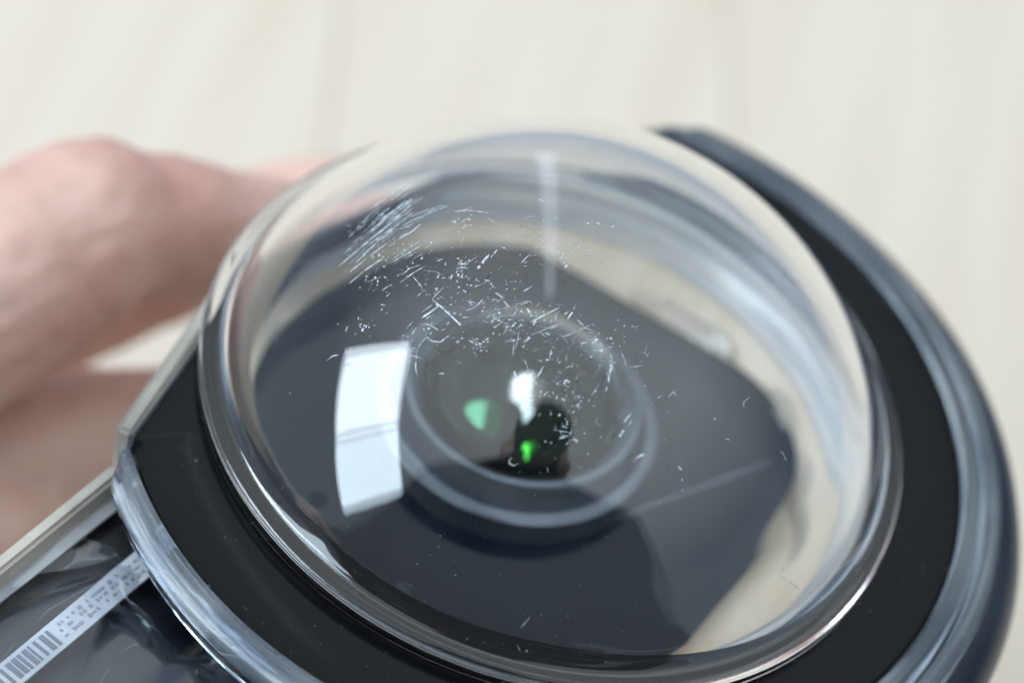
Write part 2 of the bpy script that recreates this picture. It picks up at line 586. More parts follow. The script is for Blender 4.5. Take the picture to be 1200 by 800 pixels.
def lens_cap(name, cx, cy, rad, off, r, zt, m):
    """disc-shaped piece of a sphere of radius r whose centre lies off the disc's own centre"""
    bm = bmesh.new()
    zc = zt - math.sqrt(r * r - off[0] ** 2 - off[1] ** 2)
    rows = []
    for i in range(15):
        q = rad * i / 14
        row = []
        for k in range(1 if i == 0 else 48):
            t = 2 * math.pi * k / 48
            x, y = q * math.cos(t), q * math.sin(t)
            row.append(bm.verts.new((cx + x, cy + y, zc + math.sqrt(r * r - (x - off[0]) ** 2 - (y - off[1]) ** 2))))
        rows.append(row)
    rows.append([bm.verts.new((v.co.x, v.co.y, -6.6)) for v in rows[-1]])
    for A, B in zip(rows, rows[1:]):
        for k in range(48):
            j = (k + 1) % 48
            if len(A) == 1:
                bm.faces.new((A[0], B[k], B[j]))
            else:
                bm.faces.new((A[k], A[j], B[j], B[k]))
    return par(link(name, bm, m), kam)


lens_cap('inner_element', LC[0], LC[1], 4.8, (0.0, 0.0), 7.5, -3.9, M['inner'])
lens_cap('glint_patch', -2.2, 0.1, 1.55, (4.3, 5.6), 9.0, -3.4, M['glint'])  # added patch, angled to throw the white window glint
lens_cap('tinted_glint_patch', -4.8, -2.6, 1.9, (4.2, 5.5), 9.0, -4.8, M['teal'])  # added patch, tilted for the teal-green window glint
lens_cap('tinted_glint_patch', -0.5, -3.3, 0.5, (1.1, 1.4), 2.6, -4.3, M['green'])  # small added patch for the green glint

# label strips with a bar code on the side of the camera
def strip(name, p0, p1, w, bars):
    a, b = Vector(p0), Vector(p1)
    d = (b - a).normalized()
    n = Vector((0, 0, 1)).cross(d).normalized()
    bm = bmesh.new()
    add_box(bm, (a + b) / 2, d, n, Vector((0, 0, 1)), (b - a).length / 2, w / 2, 0.10)
    s = par(link(name, bm, M['label'], smooth=False), kam)
    for (t, bw, bh) in bars:
        bm = bmesh.new()
        c = a + d * t + Vector((0, 0, 0.13))
        add_box(bm, c, d, n, Vector((0, 0, 1)), bw / 2, bh / 2, 0.03)
        q = link('bar', bm, M['ink'], smooth=False)
        q.parent = s
    return s


random.seed(3)
strip('label_strip', (-36.4, -37.0, -8.3), (-26.4, -14.6, -8.3), 1.25, [])
bars, t = [], 8.6
for k in range(12):
    bw = random.choice((0.16, 0.24, 0.38))
    bars.append((t + bw / 2, bw, 1.45))
    t += bw + random.choice((0.14, 0.22, 0.34))
lab = strip('label_strip', (-33.0, -42.0, -8.3), (-22.7, -18.6, -8.3), 2.1, bars)

bm = bmesh.new()                           # small print beside the bar code
a_, b_ = Vector((-33.0, -42.0, -8.3)), Vector((-22.7, -18.6, -8.3))
d_ = (b_ - a_).normalized()
n_ = Vector((0, 0, 1)).cross(d_).normalized()
for row in (-0.45, 0.05, 0.5):
    t = 15.4
    while t < 23.5:
        w_ = random.uniform(0.10, 0.34)
        if random.random() < 0.8:
            add_box(bm, a_ + d_ * t + n_ * row + Vector((0, 0, 0.13)), d_, n_, Vector((0, 0, 1)), w_ / 2, random.uniform(0.08, 0.16), 0.02)
        t += w_ + random.choice((0.1, 0.14, 0.4))
M['print'] = mat('small_print', (0.36, 0.39, 0.45), 0.6)
q = link('small_print', bm, M['print'], smooth=False)
q.parent = lab

# ------------------------------------------------------------------ scratches on the dome
SCR = [
    (0.109,[(-16.54,-5.19),(-15.28,-3.64),(-14.38,-2.47)]),(0.079,[(-15.72,-5.95),(-13.96,-4.03)]),(0.099,[(-15.42,-6.81),(-14.79,-6.08),(-13.83,-5.24)]),
    (0.069,[(-15.52,-5.27),(-14.49,-3.58),(-13.83,-3.03)]),(0.079,[(-13.93,-3),(-12.79,-2.71)]),(0.109,[(-13.24,-3.69),(-12.72,-3.35),(-12.19,-2.64)]),
    (0.06,[(-13.18,-1.98),(-12.2,-1.36),(-11.07,-0.91)]),(0.06,[(-12.82,-2.19),(-10.84,-1.01)]),(0.089,[(-10.39,-1.61),(-9.79,-1.49),(-9.26,-1.09)]),
    (0.069,[(-10.09,-1.57),(-9.28,-1.47),(-8.02,-1.66)]),(0.05,[(-13.18,-5.41),(-11.91,-4.13)]),(0.05,[(-13.28,-5.77),(-11.69,-4.55)]),
    (0.05,[(-11.51,-4.83),(-11,-4.46)]),(0.079,[(-12.21,-7.35),(-11.6,-6.69),(-10.95,-6.13)]),(0.069,[(-12.27,-6.81),(-11.91,-6.31),(-11.36,-6.1)]),
    (0.079,[(-13.18,-7.8),(-12.83,-7.45)]),(0.069,[(-12.79,-8.24),(-12.6,-8.04)]),(0.099,[(-10.32,-5.83),(-10.06,-5.65)]),
    (0.129,[(-8.87,-6.25),(-8.22,-6.33)]),(0.089,[(-8.87,-5.87),(-8.49,-6.1)]),(0.089,[(-9.95,-7.11),(-9.93,-6.82)]),
    (0.069,[(-9.64,-7.11),(-9.45,-7.09)]),(0.089,[(-9.05,-7.22),(-9.1,-6.86)]),(0.079,[(-8.49,-7.19),(-8.42,-6.71)]),(0.069,[(-9.81,-8.6),(-9.35,-7.75)]),
    (0.05,[(-11.52,-6.94),(-10.35,-8.15)]),(0.129,[(-7.6,-6.34),(-7.38,-5.63),(-7.16,-5.1)]),(0.06,[(-10.86,-8.47),(-10.51,-7.97)]),
    (0.074,[(-10.54,-2.68),(-9.82,-2.24)]),(0.064,[(-15.21,-4.59),(-14.63,-3.82)]),(0.06,[(-10.16,-2.97),(-9.13,-2.07)]),
    (0.079,[(-8.07,-7.92),(-7.82,-8.08)]),(0.069,[(-6.93,-7.06),(-6.59,-7.14)]),(0.129,[(-7.02,-5.4),(-6.79,-4.72),(-6.67,-4.37)]),
    (0.069,[(-6.64,-4.48),(-6.37,-4.49),(-6.08,-4.62)]),(0.089,[(-4.99,-5.53),(-4.73,-4.89),(-4.48,-4.44)]),(0.089,[(-2.59,-4.48),(-2.53,-4.06)]),
    (0.109,[(-2.38,-4.88),(-2.12,-4.61)]),(0.079,[(-2.08,-5.19),(-2.09,-4.93)]),(0.099,[(-1.65,-1.02),(-1.48,-1.03)]),
    (0.099,[(-0.99,-0.76),(-0.74,-0.86)]),(0.109,[(-0.02,-0.82),(0.22,-0.6)]),(0.064,[(2.71,-4.57),(2.91,-4.22),(3.18,-4.15)]),
    (0.06,[(3.09,-1.5),(3.45,-0.97)]),(0.129,[(-4.68,-6.85),(-4.64,-6.87)]),(0.06,[(-4.31,-7.59),(-3.84,-7.01)]),(0.079,[(-6.01,-7.88),(-5.34,-8.21)]),
    (0.06,[(-6.51,-7.25),(-6.21,-7.56)]),(0.079,[(-5.19,0.21),(-4.85,0.13)]),(0.069,[(-1.25,2.27),(-1.11,2.43)]),
    (0.159,[(-15.08,-11.78),(-14.82,-11.57),(-14.49,-11.6)]),(0.109,[(-14.55,-10.19),(-14.55,-9.89)]),(0.109,[(-13.83,-9.99),(-13.72,-9.85)]),
    (0.099,[(-13.5,-10.4),(-13.53,-10.19)]),(0.099,[(-13.36,-10.22),(-13.36,-10.07)]),(0.119,[(-13.93,-10.57),(-13.84,-10.46)]),
    (0.079,[(-12.93,-8.77),(-12.6,-8.87)]),(0.05,[(-12.35,-9.48),(-12.38,-9.32)]),(0.064,[(-10.88,-11.08),(-10.71,-11.58)]),
    (0.064,[(-10.76,-11.43),(-10.24,-11.65),(-9.79,-11.79)]),(0.099,[(-9.66,-11.71),(-9.53,-11.37),(-9.37,-11.07)]),
    (0.064,[(-9.37,-11.07),(-8.93,-11.34),(-8.41,-11.38),(-7.99,-10.96)]),(0.064,[(-9.98,-10.31),(-9.69,-10.26),(-9.35,-10.36),(-8.75,-10.66)]),
    (0.109,[(-10.06,-9.89),(-9.25,-9.09)]),(0.064,[(-10.15,-9.47),(-9.61,-8.93)]),(0.069,[(-9.79,-9.95),(-9.39,-9.63)]),
    (0.129,[(-9.79,-8.66),(-9.01,-9.19),(-8.09,-9.85),(-7.31,-10.38)]),(0.119,[(-10.28,-10.76),(-10.2,-10.51)]),(0.119,[(-8.36,-10.29),(-8.26,-10.12)]),
    (0.119,[(-8.6,-10.65),(-8.37,-10.57)]),(0.089,[(-7.56,-9.76),(-7.16,-9.73)]),(0.089,[(-7.44,-9.32),(-7,-9.07),(-6.62,-8.47)]),
    (0.069,[(-7.37,-8.71),(-7.24,-8.98)]),(0.05,[(-7.84,-9.68),(-7.67,-9.56)]),(0.05,[(-10.17,-12.13),(-9.14,-12.37)]),
    (0.06,[(-9.68,-11.81),(-9.39,-12.94),(-9.07,-13.4)]),(0.069,[(-7.88,-13.21),(-7.53,-13.2)]),(0.119,[(-7.4,-11.35),(-7.24,-11.22)]),
    (0.079,[(-7.21,-10.68),(-7.18,-10.73)]),(0.05,[(-10.81,-10.54),(-10.55,-10.09)]),(0.05,[(-6.19,-9.84),(-5.8,-9.95)]),
    (0.05,[(-7.03,-12.44),(-6.68,-12.56)]),(0.119,[(-1.02,-8.76),(-0.83,-8.14),(-0.75,-7.48)]),(0.079,[(-1.31,-8.51),(-1.06,-8.1)]),
    (0.149,[(-0.39,-8.51),(-0.13,-8.66),(0.13,-8.77)]),(0.064,[(-3.26,-9.5),(-2.64,-8.92),(-1.72,-8.06)]),(0.064,[(-3.01,-9.61),(-2.94,-9.32)]),
    (0.064,[(-2.02,-9.37),(-1.89,-8.73),(-1.65,-8.27)]),(0.064,[(-1.75,-9.02),(-1.73,-8.57)]),(0.089,[(-4.43,-10.95),(-4.05,-10.84),(-3.41,-10.54)]),
    (0.06,[(-2.97,-10.24),(-2.28,-9.76),(-1.22,-8.99)]),(0.06,[(-1.89,-9.61),(-1.23,-9.16)]),(0.06,[(-0.99,-9.92),(-0.34,-9.39),(0.52,-8.61)]),
    (0.169,[(-3.23,-10.76),(-2.98,-10.4)]),(0.109,[(-3.22,-11.12),(-3.15,-10.95)]),(0.064,[(-3.66,-11.71),(-3.84,-10.83)]),
    (0.064,[(-1.32,-11.44),(-1.41,-10.85),(-1.55,-10.29)]),(0.05,[(-1.55,-11.5),(-1.3,-11.43)]),(0.05,[(-0.8,-11.5),(-0.84,-11.06)]),
    (0.05,[(-0.28,-11.26),(-0.34,-10.81)]),(0.05,[(-0.24,-11.7),(0.05,-11.44)]),(0.06,[(0.19,-11.52),(0.18,-11.17)]),
    (0.109,[(-1.77,-12.58),(-1.65,-12.31),(-1.59,-11.91),(-1.72,-11.64),(-2.05,-11.62)]),(0.079,[(0.32,-9.93),(0.65,-9.74)]),
    (0.079,[(1.1,-9.78),(1.02,-9.54),(1.16,-9.46)]),(0.119,[(1.37,-9.92),(1.8,-9.9)]),(0.069,[(2.09,-9.58),(2.32,-9.42)]),
    (0.089,[(2.76,-12.15),(2.75,-11.57),(2.63,-10.9),(2.48,-9.97)]),(0.198,[(2.66,-11.09),(2.68,-10.37)]),(0.069,[(2.34,-10.34),(2.83,-10.31)]),
    (0.109,[(2.02,-12.36),(2.18,-12.28)]),(0.109,[(-0.97,-13.47),(-0.8,-13.2)]),(0.149,[(-3.26,-12.56),(-3.05,-12.85)]),
    (0.109,[(-2.62,-12.86),(-2.46,-12.78)]),(0.064,[(-2.43,-9.96),(-1.99,-10.15)]),(0.079,[(-2.06,-9.92),(-1.79,-9.93)]),
    (0.149,[(4.46,-13.31),(4.78,-12.62)]),(0.069,[(4.82,-13.35),(4.94,-12.89)]),(0.099,[(-3.74,-8.61),(-3.19,-9.05)]),(0.05,[(-4.43,-9.3),(-4.27,-8.61)]),
    (0.079,[(-4.67,-9.54),(-4.37,-9.51)]),(0.079,[(-5.32,-10.15),(-4.97,-9.77)]),(0.069,[(-5.56,-9.7),(-5.14,-9.37)]),
    (0.06,[(-5.65,-10.09),(-5.46,-9.37)]),(0.089,[(-4.32,-9.98),(-4.19,-9.8)]),(0.06,[(4.54,-5.39),(4.97,-4.8)]),
    (0.06,[(6.91,-10.37),(7.2,-10.33),(7.28,-10.44)]),(0.05,[(6.12,-11.16),(6.43,-10.71)]),(0.05,[(-0.91,-14.63),(-0.87,-14.44)]),
    (0.079,[(-0.2,-14.37),(-0.18,-14.23)]),(0.139,[(0.31,-14.28),(0.4,-14.16)]),(0.05,[(-5.98,-8.33),(-5.52,-8.49)]),
    (0.079,[(-5.35,-8.35),(-4.72,-8.86)]),(0.05,[(-4.26,-8.49),(-3.64,-8.08)]),
    (0.064,[(-1.71,-16.88),(-1.83,-17.04),(-1.74,-17.18),(-1.45,-17.23),(-1.2,-17.07)]),(0.159,[(4.47,-14.08),(4.6,-13.67)]),
    (0.129,[(5.79,-14.88),(6.01,-14.55),(6.33,-14.24)]),(0.223,[(0.79,-15.37),(1.22,-15.08)]),(0.119,[(1.68,-15.12),(1.98,-15.17)]),
    (0.119,[(8.73,-13.81),(8.96,-13.9)]),(0.089,[(9.15,-14.25),(9.26,-14.37)]),(0.099,[(9.37,-14.66),(9.43,-14.75)]),(0.05,[(0.63,-16.86),(0.76,-17.06)]),
    (0.06,[(11.88,-8.46),(11.79,-8.08),(12.11,-7.54)]),(0.06,[(15.23,-8.71),(15.71,-8.94)]),(0.079,[(11.24,-10.82),(11.51,-10.72)]),
    (0.06,[(10.12,-10.32),(10.21,-10.22)]),(0.099,[(2.1,-22.78),(2.47,-22.37)]),(0.093,[(2.22,-23.23),(2.4,-23.29),(2.56,-23.33)]),
    (0.099,[(2.86,-23.24),(2.95,-23.27)]),(0.081,[(7.53,-23.01),(7.85,-23)]),(0.074,[(17.33,-13.69),(18.93,-12.88)]),
    (0.087,[(17.22,-13.57),(17.6,-13.14)]),(0.091,[(-0.59,-12.61),(-0.65,-12.5)]),(0.107,[(0.07,-12.46),(0.17,-12.46)]),
    (0.047,[(0.27,-12.4),(0.3,-12.38)]),(0.093,[(-0.47,-13.24),(-0.44,-13.16)]),(0.063,[(-0.03,-12.38),(0.05,-12.35)]),
    (0.111,[(0.12,-12.63),(0.18,-12.58)]),(0.066,[(-0.73,-12.48),(-0.73,-12.4)]),(0.1,[(-0.18,-13.38),(-0.12,-13.29)]),
    (0.076,[(-0.15,-12.58),(-0.1,-12.6)]),(0.112,[(0.29,-12.42),(0.27,-12.3)]),(0.075,[(0.22,-12.27),(0.09,-12.31)]),(0.065,[(0.27,-12.64),(0.37,-12.6)]),
    (0.063,[(0.3,-12.39),(0.38,-12.28)]),(0.058,[(-0.28,-12.5),(-0.2,-12.42)]),(0.095,[(-0.58,-12.37),(-0.55,-12.33)]),
    (0.065,[(-0.24,-12.64),(-0.2,-12.62)]),(0.075,[(0.67,-12.03),(0.72,-12)]),(0.123,[(-0.2,-12.66),(-0.22,-12.63)]),
    (0.049,[(0.06,-12.54),(0.09,-12.44)]),(0.092,[(0.35,-12.57),(0.4,-12.56)]),(0.113,[(-0.35,-12.67),(-0.43,-12.57)]),
    (0.109,[(-0.01,-12.4),(0.11,-12.34)]),(0.12,[(-0.02,-12.54),(0.08,-12.49)]),(0.052,[(-0.1,-12.67),(-0.12,-12.6)]),(0.11,[(1.08,-12.2),(1.09,-12.16)]),
    (0.101,[(-0.48,-12.25),(-0.48,-12.21)]),(0.066,[(-5.67,-11.51),(-5.58,-11.5)]),(0.065,[(-6.53,-11.69),(-6.53,-11.67)]),
    (0.054,[(-6.19,-11.51),(-6.2,-11.47)]),(0.096,[(-5.68,-10.97),(-5.56,-11.05)]),(0.117,[(-6.4,-11.1),(-6.38,-11.08)]),
    (0.095,[(-6.09,-11.21),(-6.12,-11.21)]),(0.087,[(-6.83,-11.59),(-6.78,-11.57)]),(0.1,[(-6.05,-11.4),(-6.16,-11.36)]),
    (0.114,[(-5.95,-10.75),(-5.96,-10.69)]),(0.09,[(-7.2,-11.07),(-7.07,-11.08)]),(0.095,[(-6.46,-11.28),(-6.43,-11.2)]),
    (0.075,[(-5.95,-12.09),(-5.9,-12.01)]),(0.104,[(-6.23,-11.05),(-6.18,-11.01)]),(0.062,[(-6.08,-11.88),(-6.02,-11.84)]),
    (0.044,[(-6.34,-11.13),(-6.25,-11.11)]),(0.057,[(-6.27,-11.33),(-6.22,-11.35)]),(0.097,[(-5.5,-11.12),(-5.43,-11.11)]),
    (0.117,[(-6.28,-11.59),(-6.16,-11.6)]),(0.083,[(-5.73,-11.2),(-5.7,-11.13)]),(0.12,[(-5.68,-11.73),(-5.76,-11.66)]),
    (0.077,[(-6.02,-11.64),(-5.99,-11.59)]),(0.111,[(-5.77,-11.16),(-5.78,-11.1)]),(0.047,[(-5.49,-11.35),(-5.47,-11.37)]),
    (0.107,[(-5.86,-11.33),(-5.9,-11.27)]),(0.063,[(-5.75,-11.44),(-5.69,-11.49)]),(0.079,[(-5.86,-11.5),(-5.79,-11.44)]),
    (0.059,[(-6.65,-11.18),(-6.53,-11.23)]),(0.081,[(-6.29,-11.28),(-6.28,-11.27)]),(0.085,[(-6.17,-11.27),(-6.18,-11.22)]),
    (0.107,[(-5.51,-10.98),(-5.54,-10.92)]),(0.08,[(-5.88,-11.36),(-5.81,-11.26)]),(0.089,[(-6.46,-11),(-6.51,-10.95)]),
    (0.06,[(-5.5,-10.99),(-5.59,-10.88)]),(0.101,[(-5.9,-11.33),(-5.99,-11.27)]),(0.107,[(-13.67,-5.92),(-13.52,-6.01)]),
    (0.071,[(-14.24,-4.83),(-14.14,-4.99)]),(0.046,[(-13.64,-5.43),(-13.58,-5.38)]),(0.057,[(-14.53,-5.12),(-14.51,-5)]),
    (0.102,[(-14.3,-5.62),(-14.26,-5.62)]),(0.083,[(-13.6,-5.53),(-13.69,-5.35)]),(0.102,[(-13.92,-5.16),(-13.94,-5.1)]),
    (0.089,[(-14.21,-4.89),(-14.25,-4.73)]),(0.112,[(-14.14,-5.45),(-14.02,-5.45)]),(0.06,[(-14.12,-5.55),(-14.09,-5.47)]),
    (0.085,[(-14.58,-4.98),(-14.55,-5.1)]),(0.083,[(-14.03,-4.7),(-13.93,-4.75)]),(0.118,[(-14.16,-5.04),(-14.26,-4.97)]),
    (0.078,[(-13.56,-5.23),(-13.52,-5.25)]),(0.093,[(-9.18,-1.93),(-9.16,-1.83)]),(0.045,[(-9.08,-2.84),(-9.04,-2.71)]),
    (0.093,[(-9.22,-2.92),(-9.2,-2.79)]),(0.085,[(-8.89,-3.13),(-8.85,-3.14)]),(0.077,[(-9.34,-2.92),(-9.36,-2.8)]),(0.094,[(-9.28,-2.46),(-9.26,-2.41)]),
    (0.062,[(-9.85,-2.34),(-9.95,-2.18)]),(0.069,[(-10,-2.65),(-10.12,-2.52)]),(0.054,[(-9.62,-3.44),(-9.59,-3.5)]),(0.051,[(-9.4,-2.72),(-9.35,-2.77)]),
    (0.099,[(-9.24,-2.33),(-9.13,-2.32)]),(0.117,[(-9,-2.91),(-8.94,-2.82)]),(0.099,[(-13.69,-7.03),(-13.64,-6.99)]),
    (0.046,[(-14.46,-6.95),(-14.43,-6.95)]),(0.06,[(-14.49,-6.79),(-14.42,-6.77)]),(0.051,[(-13.52,-7.57),(-13.66,-7.53)]),
    (0.081,[(-12.75,-7.48),(-12.71,-7.44)]),(0.044,[(-14.44,-6.6),(-14.39,-6.53)]),(0.076,[(-14.37,-6.38),(-14.4,-6.32)]),
    (0.045,[(-13.67,-7.13),(-13.59,-7.12)]),(0.076,[(-13.35,-6.78),(-13.24,-6.82)]),(0.108,[(-14.52,-6.61),(-14.53,-6.45)]),
    (0.076,[(-13.76,-7.7),(-13.67,-7.66)]),(0.105,[(-14.62,-7.36),(-14.68,-7.23)]),(0.081,[(-13.96,-6.71),(-13.85,-6.74)]),
    (0.094,[(-13.64,-7.35),(-13.58,-7.29)]),(0.089,[(-8.37,-7.11),(-8.39,-7)]),(0.095,[(-8.36,-5.8),(-8.3,-5.66)]),(0.103,[(-9.12,-5.58),(-8.97,-5.66)]),
    (0.059,[(-8.67,-6.19),(-8.64,-6.19)]),(0.084,[(-8.83,-6.34),(-8.78,-6.35)]),(0.095,[(-8.88,-6.71),(-8.83,-6.57)]),
    (0.118,[(-8.72,-6.06),(-8.67,-5.98)]),(0.083,[(-8.79,-6.45),(-8.75,-6.45)]),(0.092,[(-8.87,-6.12),(-8.93,-5.96)]),
    (0.089,[(-8.57,-5.98),(-8.48,-5.96)]),(0.047,[(-8.7,-6.81),(-8.64,-6.8)]),(0.116,[(-8.61,-6.56),(-8.54,-6.6)]),(0.116,[(-8.78,-6.08),(-8.66,-6.01)]),
    (0.063,[(-8.9,-5.8),(-8.78,-5.75)]),(0.109,[(-9.69,-6.1),(-9.8,-6.1)]),(0.08,[(-8.57,-6.04),(-8.54,-5.94)]),(0.097,[(-8.67,-6.33),(-8.58,-6.32)]),
    (0.077,[(-8.52,-5.9),(-8.46,-5.84)]),(0.063,[(-8.79,-5.73),(-8.65,-5.83)]),(0.094,[(-8.75,-6.83),(-8.63,-6.89)]),
    (0.094,[(-8.87,-6.45),(-8.93,-6.34)]),(0.122,[(-8.95,-6.22),(-8.95,-6.16)]),(0.078,[(-4.69,-9.24),(-4.67,-9.24)]),
    (0.049,[(-5.28,-9.58),(-5.26,-9.5)]),(0.082,[(-4.73,-9.87),(-4.73,-9.79)]),(0.111,[(-5.67,-9.83),(-5.56,-9.83)]),
    (0.061,[(-5.15,-9.76),(-5.22,-9.64)]),(0.073,[(-5.98,-9.56),(-5.89,-9.5)]),(0.118,[(-6.4,-8.99),(-6.45,-8.94)]),(0.114,[(-5.69,-9.46),(-5.66,-9.45)]),
    (0.067,[(-5.19,-9.75),(-5.26,-9.68)]),(0.097,[(-5.31,-9.72),(-5.3,-9.68)]),(0.055,[(-5,-9.8),(-4.97,-9.7)]),(0.053,[(-5.82,-9.43),(-5.76,-9.45)]),
    (0.079,[(-5.65,-9.32),(-5.56,-9.43)]),(0.076,[(-5.71,-9.86),(-5.72,-9.8)]),(0.073,[(-4.6,-9.29),(-4.6,-9.24)]),(0.089,[(-5.13,-9.4),(-5.09,-9.39)]),
    (0.105,[(-5.34,-9.29),(-5.33,-9.17)]),(0.085,[(-5.42,-9.92),(-5.42,-9.9)]),(0.049,[(-5.97,-9.67),(-6.02,-9.54)]),(0.05,[(-6.21,-9.24),(-6.21,-9.21)]),
    (0.104,[(-5.68,-9.01),(-5.67,-8.98)]),(0.105,[(-5.61,-9.59),(-5.61,-9.55)]),(0.098,[(-5.35,-10.2),(-5.39,-10.14)]),(0.1,[(-2.96,-9.4),(-2.89,-9.32)]),
    (0.108,[(-3.74,-9.82),(-3.78,-9.7)]),(0.095,[(-5.23,-10.61),(-5.35,-10.52)]),(0.055,[(-5.27,-10.18),(-5.3,-10.07)]),
    (0.057,[(-3.96,-9.98),(-4.01,-10.01)]),(0.068,[(-3.96,-10.38),(-3.92,-10.35)]),(0.058,[(-4.19,-10.45),(-4.07,-10.44)]),
    (0.052,[(-3.56,-10.1),(-3.5,-10.04)]),(0.101,[(-4.32,-10.2),(-4.27,-10.19)]),(0.104,[(-4.67,-10.03),(-4.65,-10)]),
    (0.082,[(-3.92,-9.87),(-3.8,-9.89)]),(0.121,[(-4.13,-10.77),(-4.14,-10.64)]),(0.12,[(-3.65,-9.74),(-3.64,-9.72)]),
    (0.123,[(-4.15,-9.76),(-4.16,-9.67)]),(0.081,[(-4.34,-9.97),(-4.34,-9.95)]),(0.056,[(-4.91,-10.64),(-4.89,-10.54)]),
    (0.085,[(-4.52,-10.03),(-4.4,-10)]),(0.105,[(-3.35,-12.75),(-3.35,-12.7)]),(0.11,[(-1.62,-13.91),(-1.55,-13.83)]),
    (0.081,[(-1.28,-13.32),(-1.18,-13.3)]),(0.068,[(-1.2,-13.61),(-1.17,-13.51)]),(0.06,[(-1.72,-12.91),(-1.6,-12.97)]),
    (0.11,[(-1.27,-12.74),(-1.26,-12.71)]),(0.101,[(-1.87,-13.6),(-1.87,-13.57)]),(0.075,[(-1.22,-12.81),(-1.18,-12.81)]),
    (0.074,[(-3.29,-13.81),(-3.23,-13.73)]),(0.08,[(-1.87,-13.24),(-1.88,-13.17)]),(0.067,[(0.21,-12.86),(0.3,-12.79)]),
    (0.071,[(-1.03,-12.79),(-0.97,-12.78)]),(0.07,[(-2.38,-13.75),(-2.34,-13.73)]),(0.07,[(-0.65,-13.45),(-0.63,-13.36)]),
    (0.1,[(0.91,-13.23),(0.94,-13.23)]),(0.091,[(1.26,-13.34),(1.38,-13.32)]),(0.049,[(1.15,-13.36),(1.19,-13.35)]),(0.096,[(1.25,-13.48),(1.26,-13.4)]),
    (0.045,[(0.77,-12.87),(0.78,-12.81)]),(0.107,[(1.14,-12.92),(1.28,-12.89)]),(0.096,[(0.42,-13.16),(0.43,-13.14)]),
    (0.107,[(1.27,-13.43),(1.35,-13.39)]),(0.088,[(1.02,-12.97),(1.05,-12.94)]),(0.101,[(-0.16,-13.44),(-0.12,-13.44)]),
    (0.12,[(1.37,-13.16),(1.46,-13.1)]),(0.063,[(0.56,-13.31),(0.56,-13.28)]),(0.081,[(0.18,-13.35),(0.24,-13.34)]),(0.116,[(0.84,-13.86),(0.87,-13.88)]),
    (0.123,[(0.27,-13.42),(0.31,-13.35)]),(0.11,[(1.87,-13.18),(1.85,-13.16)]),(0.058,[(0.81,-13.91),(0.77,-13.88)]),
    (0.058,[(0.44,-13.36),(0.46,-13.34)]),(0.103,[(1.88,-12.98),(1.89,-12.89)]),(0.045,[(1.38,-12.92),(1.5,-12.9)]),(0.057,[(1.1,-13.56),(1.09,-13.53)]),
    (0.07,[(1.16,-13.05),(1.2,-12.97)]),(0.092,[(0.97,-14.71),(1.06,-14.74)]),(0.099,[(1.45,-14.39),(1.52,-14.33)]),(0.112,[(0.92,-14.4),(0.98,-14.44)]),
    (0.116,[(0.94,-14.56),(1.02,-14.53)]),(0.048,[(0.71,-14.79),(0.78,-14.76)]),(0.092,[(0.88,-14.71),(0.77,-14.69)]),
    (0.079,[(0.96,-14.57),(1.04,-14.52)]),(0.099,[(1,-14.52),(1.02,-14.5)]),(0.049,[(0.84,-14.77),(0.84,-14.72)]),(0.113,[(1.32,-15.15),(1.25,-15.09)]),
    (0.116,[(0.7,-15.03),(0.72,-14.99)]),(0.087,[(0.82,-15.12),(0.85,-15.12)]),(0.048,[(1.04,-14.74),(1.05,-14.7)]),(0.072,[(1.36,-14.97),(1.33,-14.92)]),
    (0.084,[(0.95,-14.73),(0.97,-14.72)]),(0.06,[(1.1,-15.28),(1.07,-15.22)]),(0.072,[(1.18,-10.09),(1.3,-10.04)]),(0.124,[(2.05,-9.01),(2.13,-8.9)]),
    (0.052,[(1.59,-9.73),(1.62,-9.69)]),(0.113,[(1.19,-9.46),(1.16,-9.33)]),(0.05,[(1.2,-9.35),(1.3,-9.33)]),(0.059,[(1.12,-9.56),(1.23,-9.53)]),
    (0.097,[(1.48,-9.58),(1.56,-9.5)]),(0.068,[(0.95,-9.85),(0.94,-9.81)]),(0.123,[(1.84,-9.08),(1.86,-9.02)]),(0.047,[(1.05,-9.23),(1.13,-9.17)]),
    (0.066,[(-9.72,-8.36),(-9.69,-8.33)]),(0.088,[(-9.44,-8.61),(-9.45,-8.55)]),(0.104,[(-8.2,-9.52),(-8.05,-9.55)]),
    (0.058,[(-9.21,-7.72),(-9.13,-7.78)]),(0.085,[(-10.26,-8.35),(-10.28,-8.28)]),(0.085,[(-10.58,-7.61),(-10.52,-7.53)]),
    (0.062,[(-8.7,-8.49),(-8.59,-8.47)]),(0.107,[(-8.46,-7.75),(-8.35,-7.73)]),(0.046,[(-8.88,-9.15),(-8.9,-9.1)]),(0.114,[(-9.77,-7.95),(-9.8,-7.84)]),
    (0.079,[(-8.87,-8.84),(-8.87,-8.82)]),(0.117,[(-9.13,-8.52),(-9.11,-8.55)]),(0.068,[(-10.1,-8.34),(-10.03,-8.26)]),
    (0.086,[(-8.57,-8.99),(-8.5,-8.94)]),(0.064,[(-9.03,-9.24),(-9,-9.23)]),(0.107,[(-9.44,-9),(-9.31,-9.06)]),(0.047,[(-8.34,-8.75),(-8.28,-8.74)]),
    (0.055,[(-7.37,-7.63),(-7.29,-7.53)]),(0.055,[(-10.3,-8.82),(-10.29,-8.81)]),(0.05,[(-7.61,-8.18),(-7.54,-8.16)]),
    (0.064,[(-6.51,-8.76),(-6.46,-8.67)]),(0.119,[(-9.8,-8.25),(-9.77,-8.18)]),(0.076,[(-9.49,-8.94),(-9.44,-8.82)]),
    (0.099,[(-9.31,-8.49),(-9.29,-8.44)]),(0.111,[(-12.29,-4.56),(-12.34,-4.39)]),(0.071,[(-12.9,-4.28),(-12.85,-4.31)]),
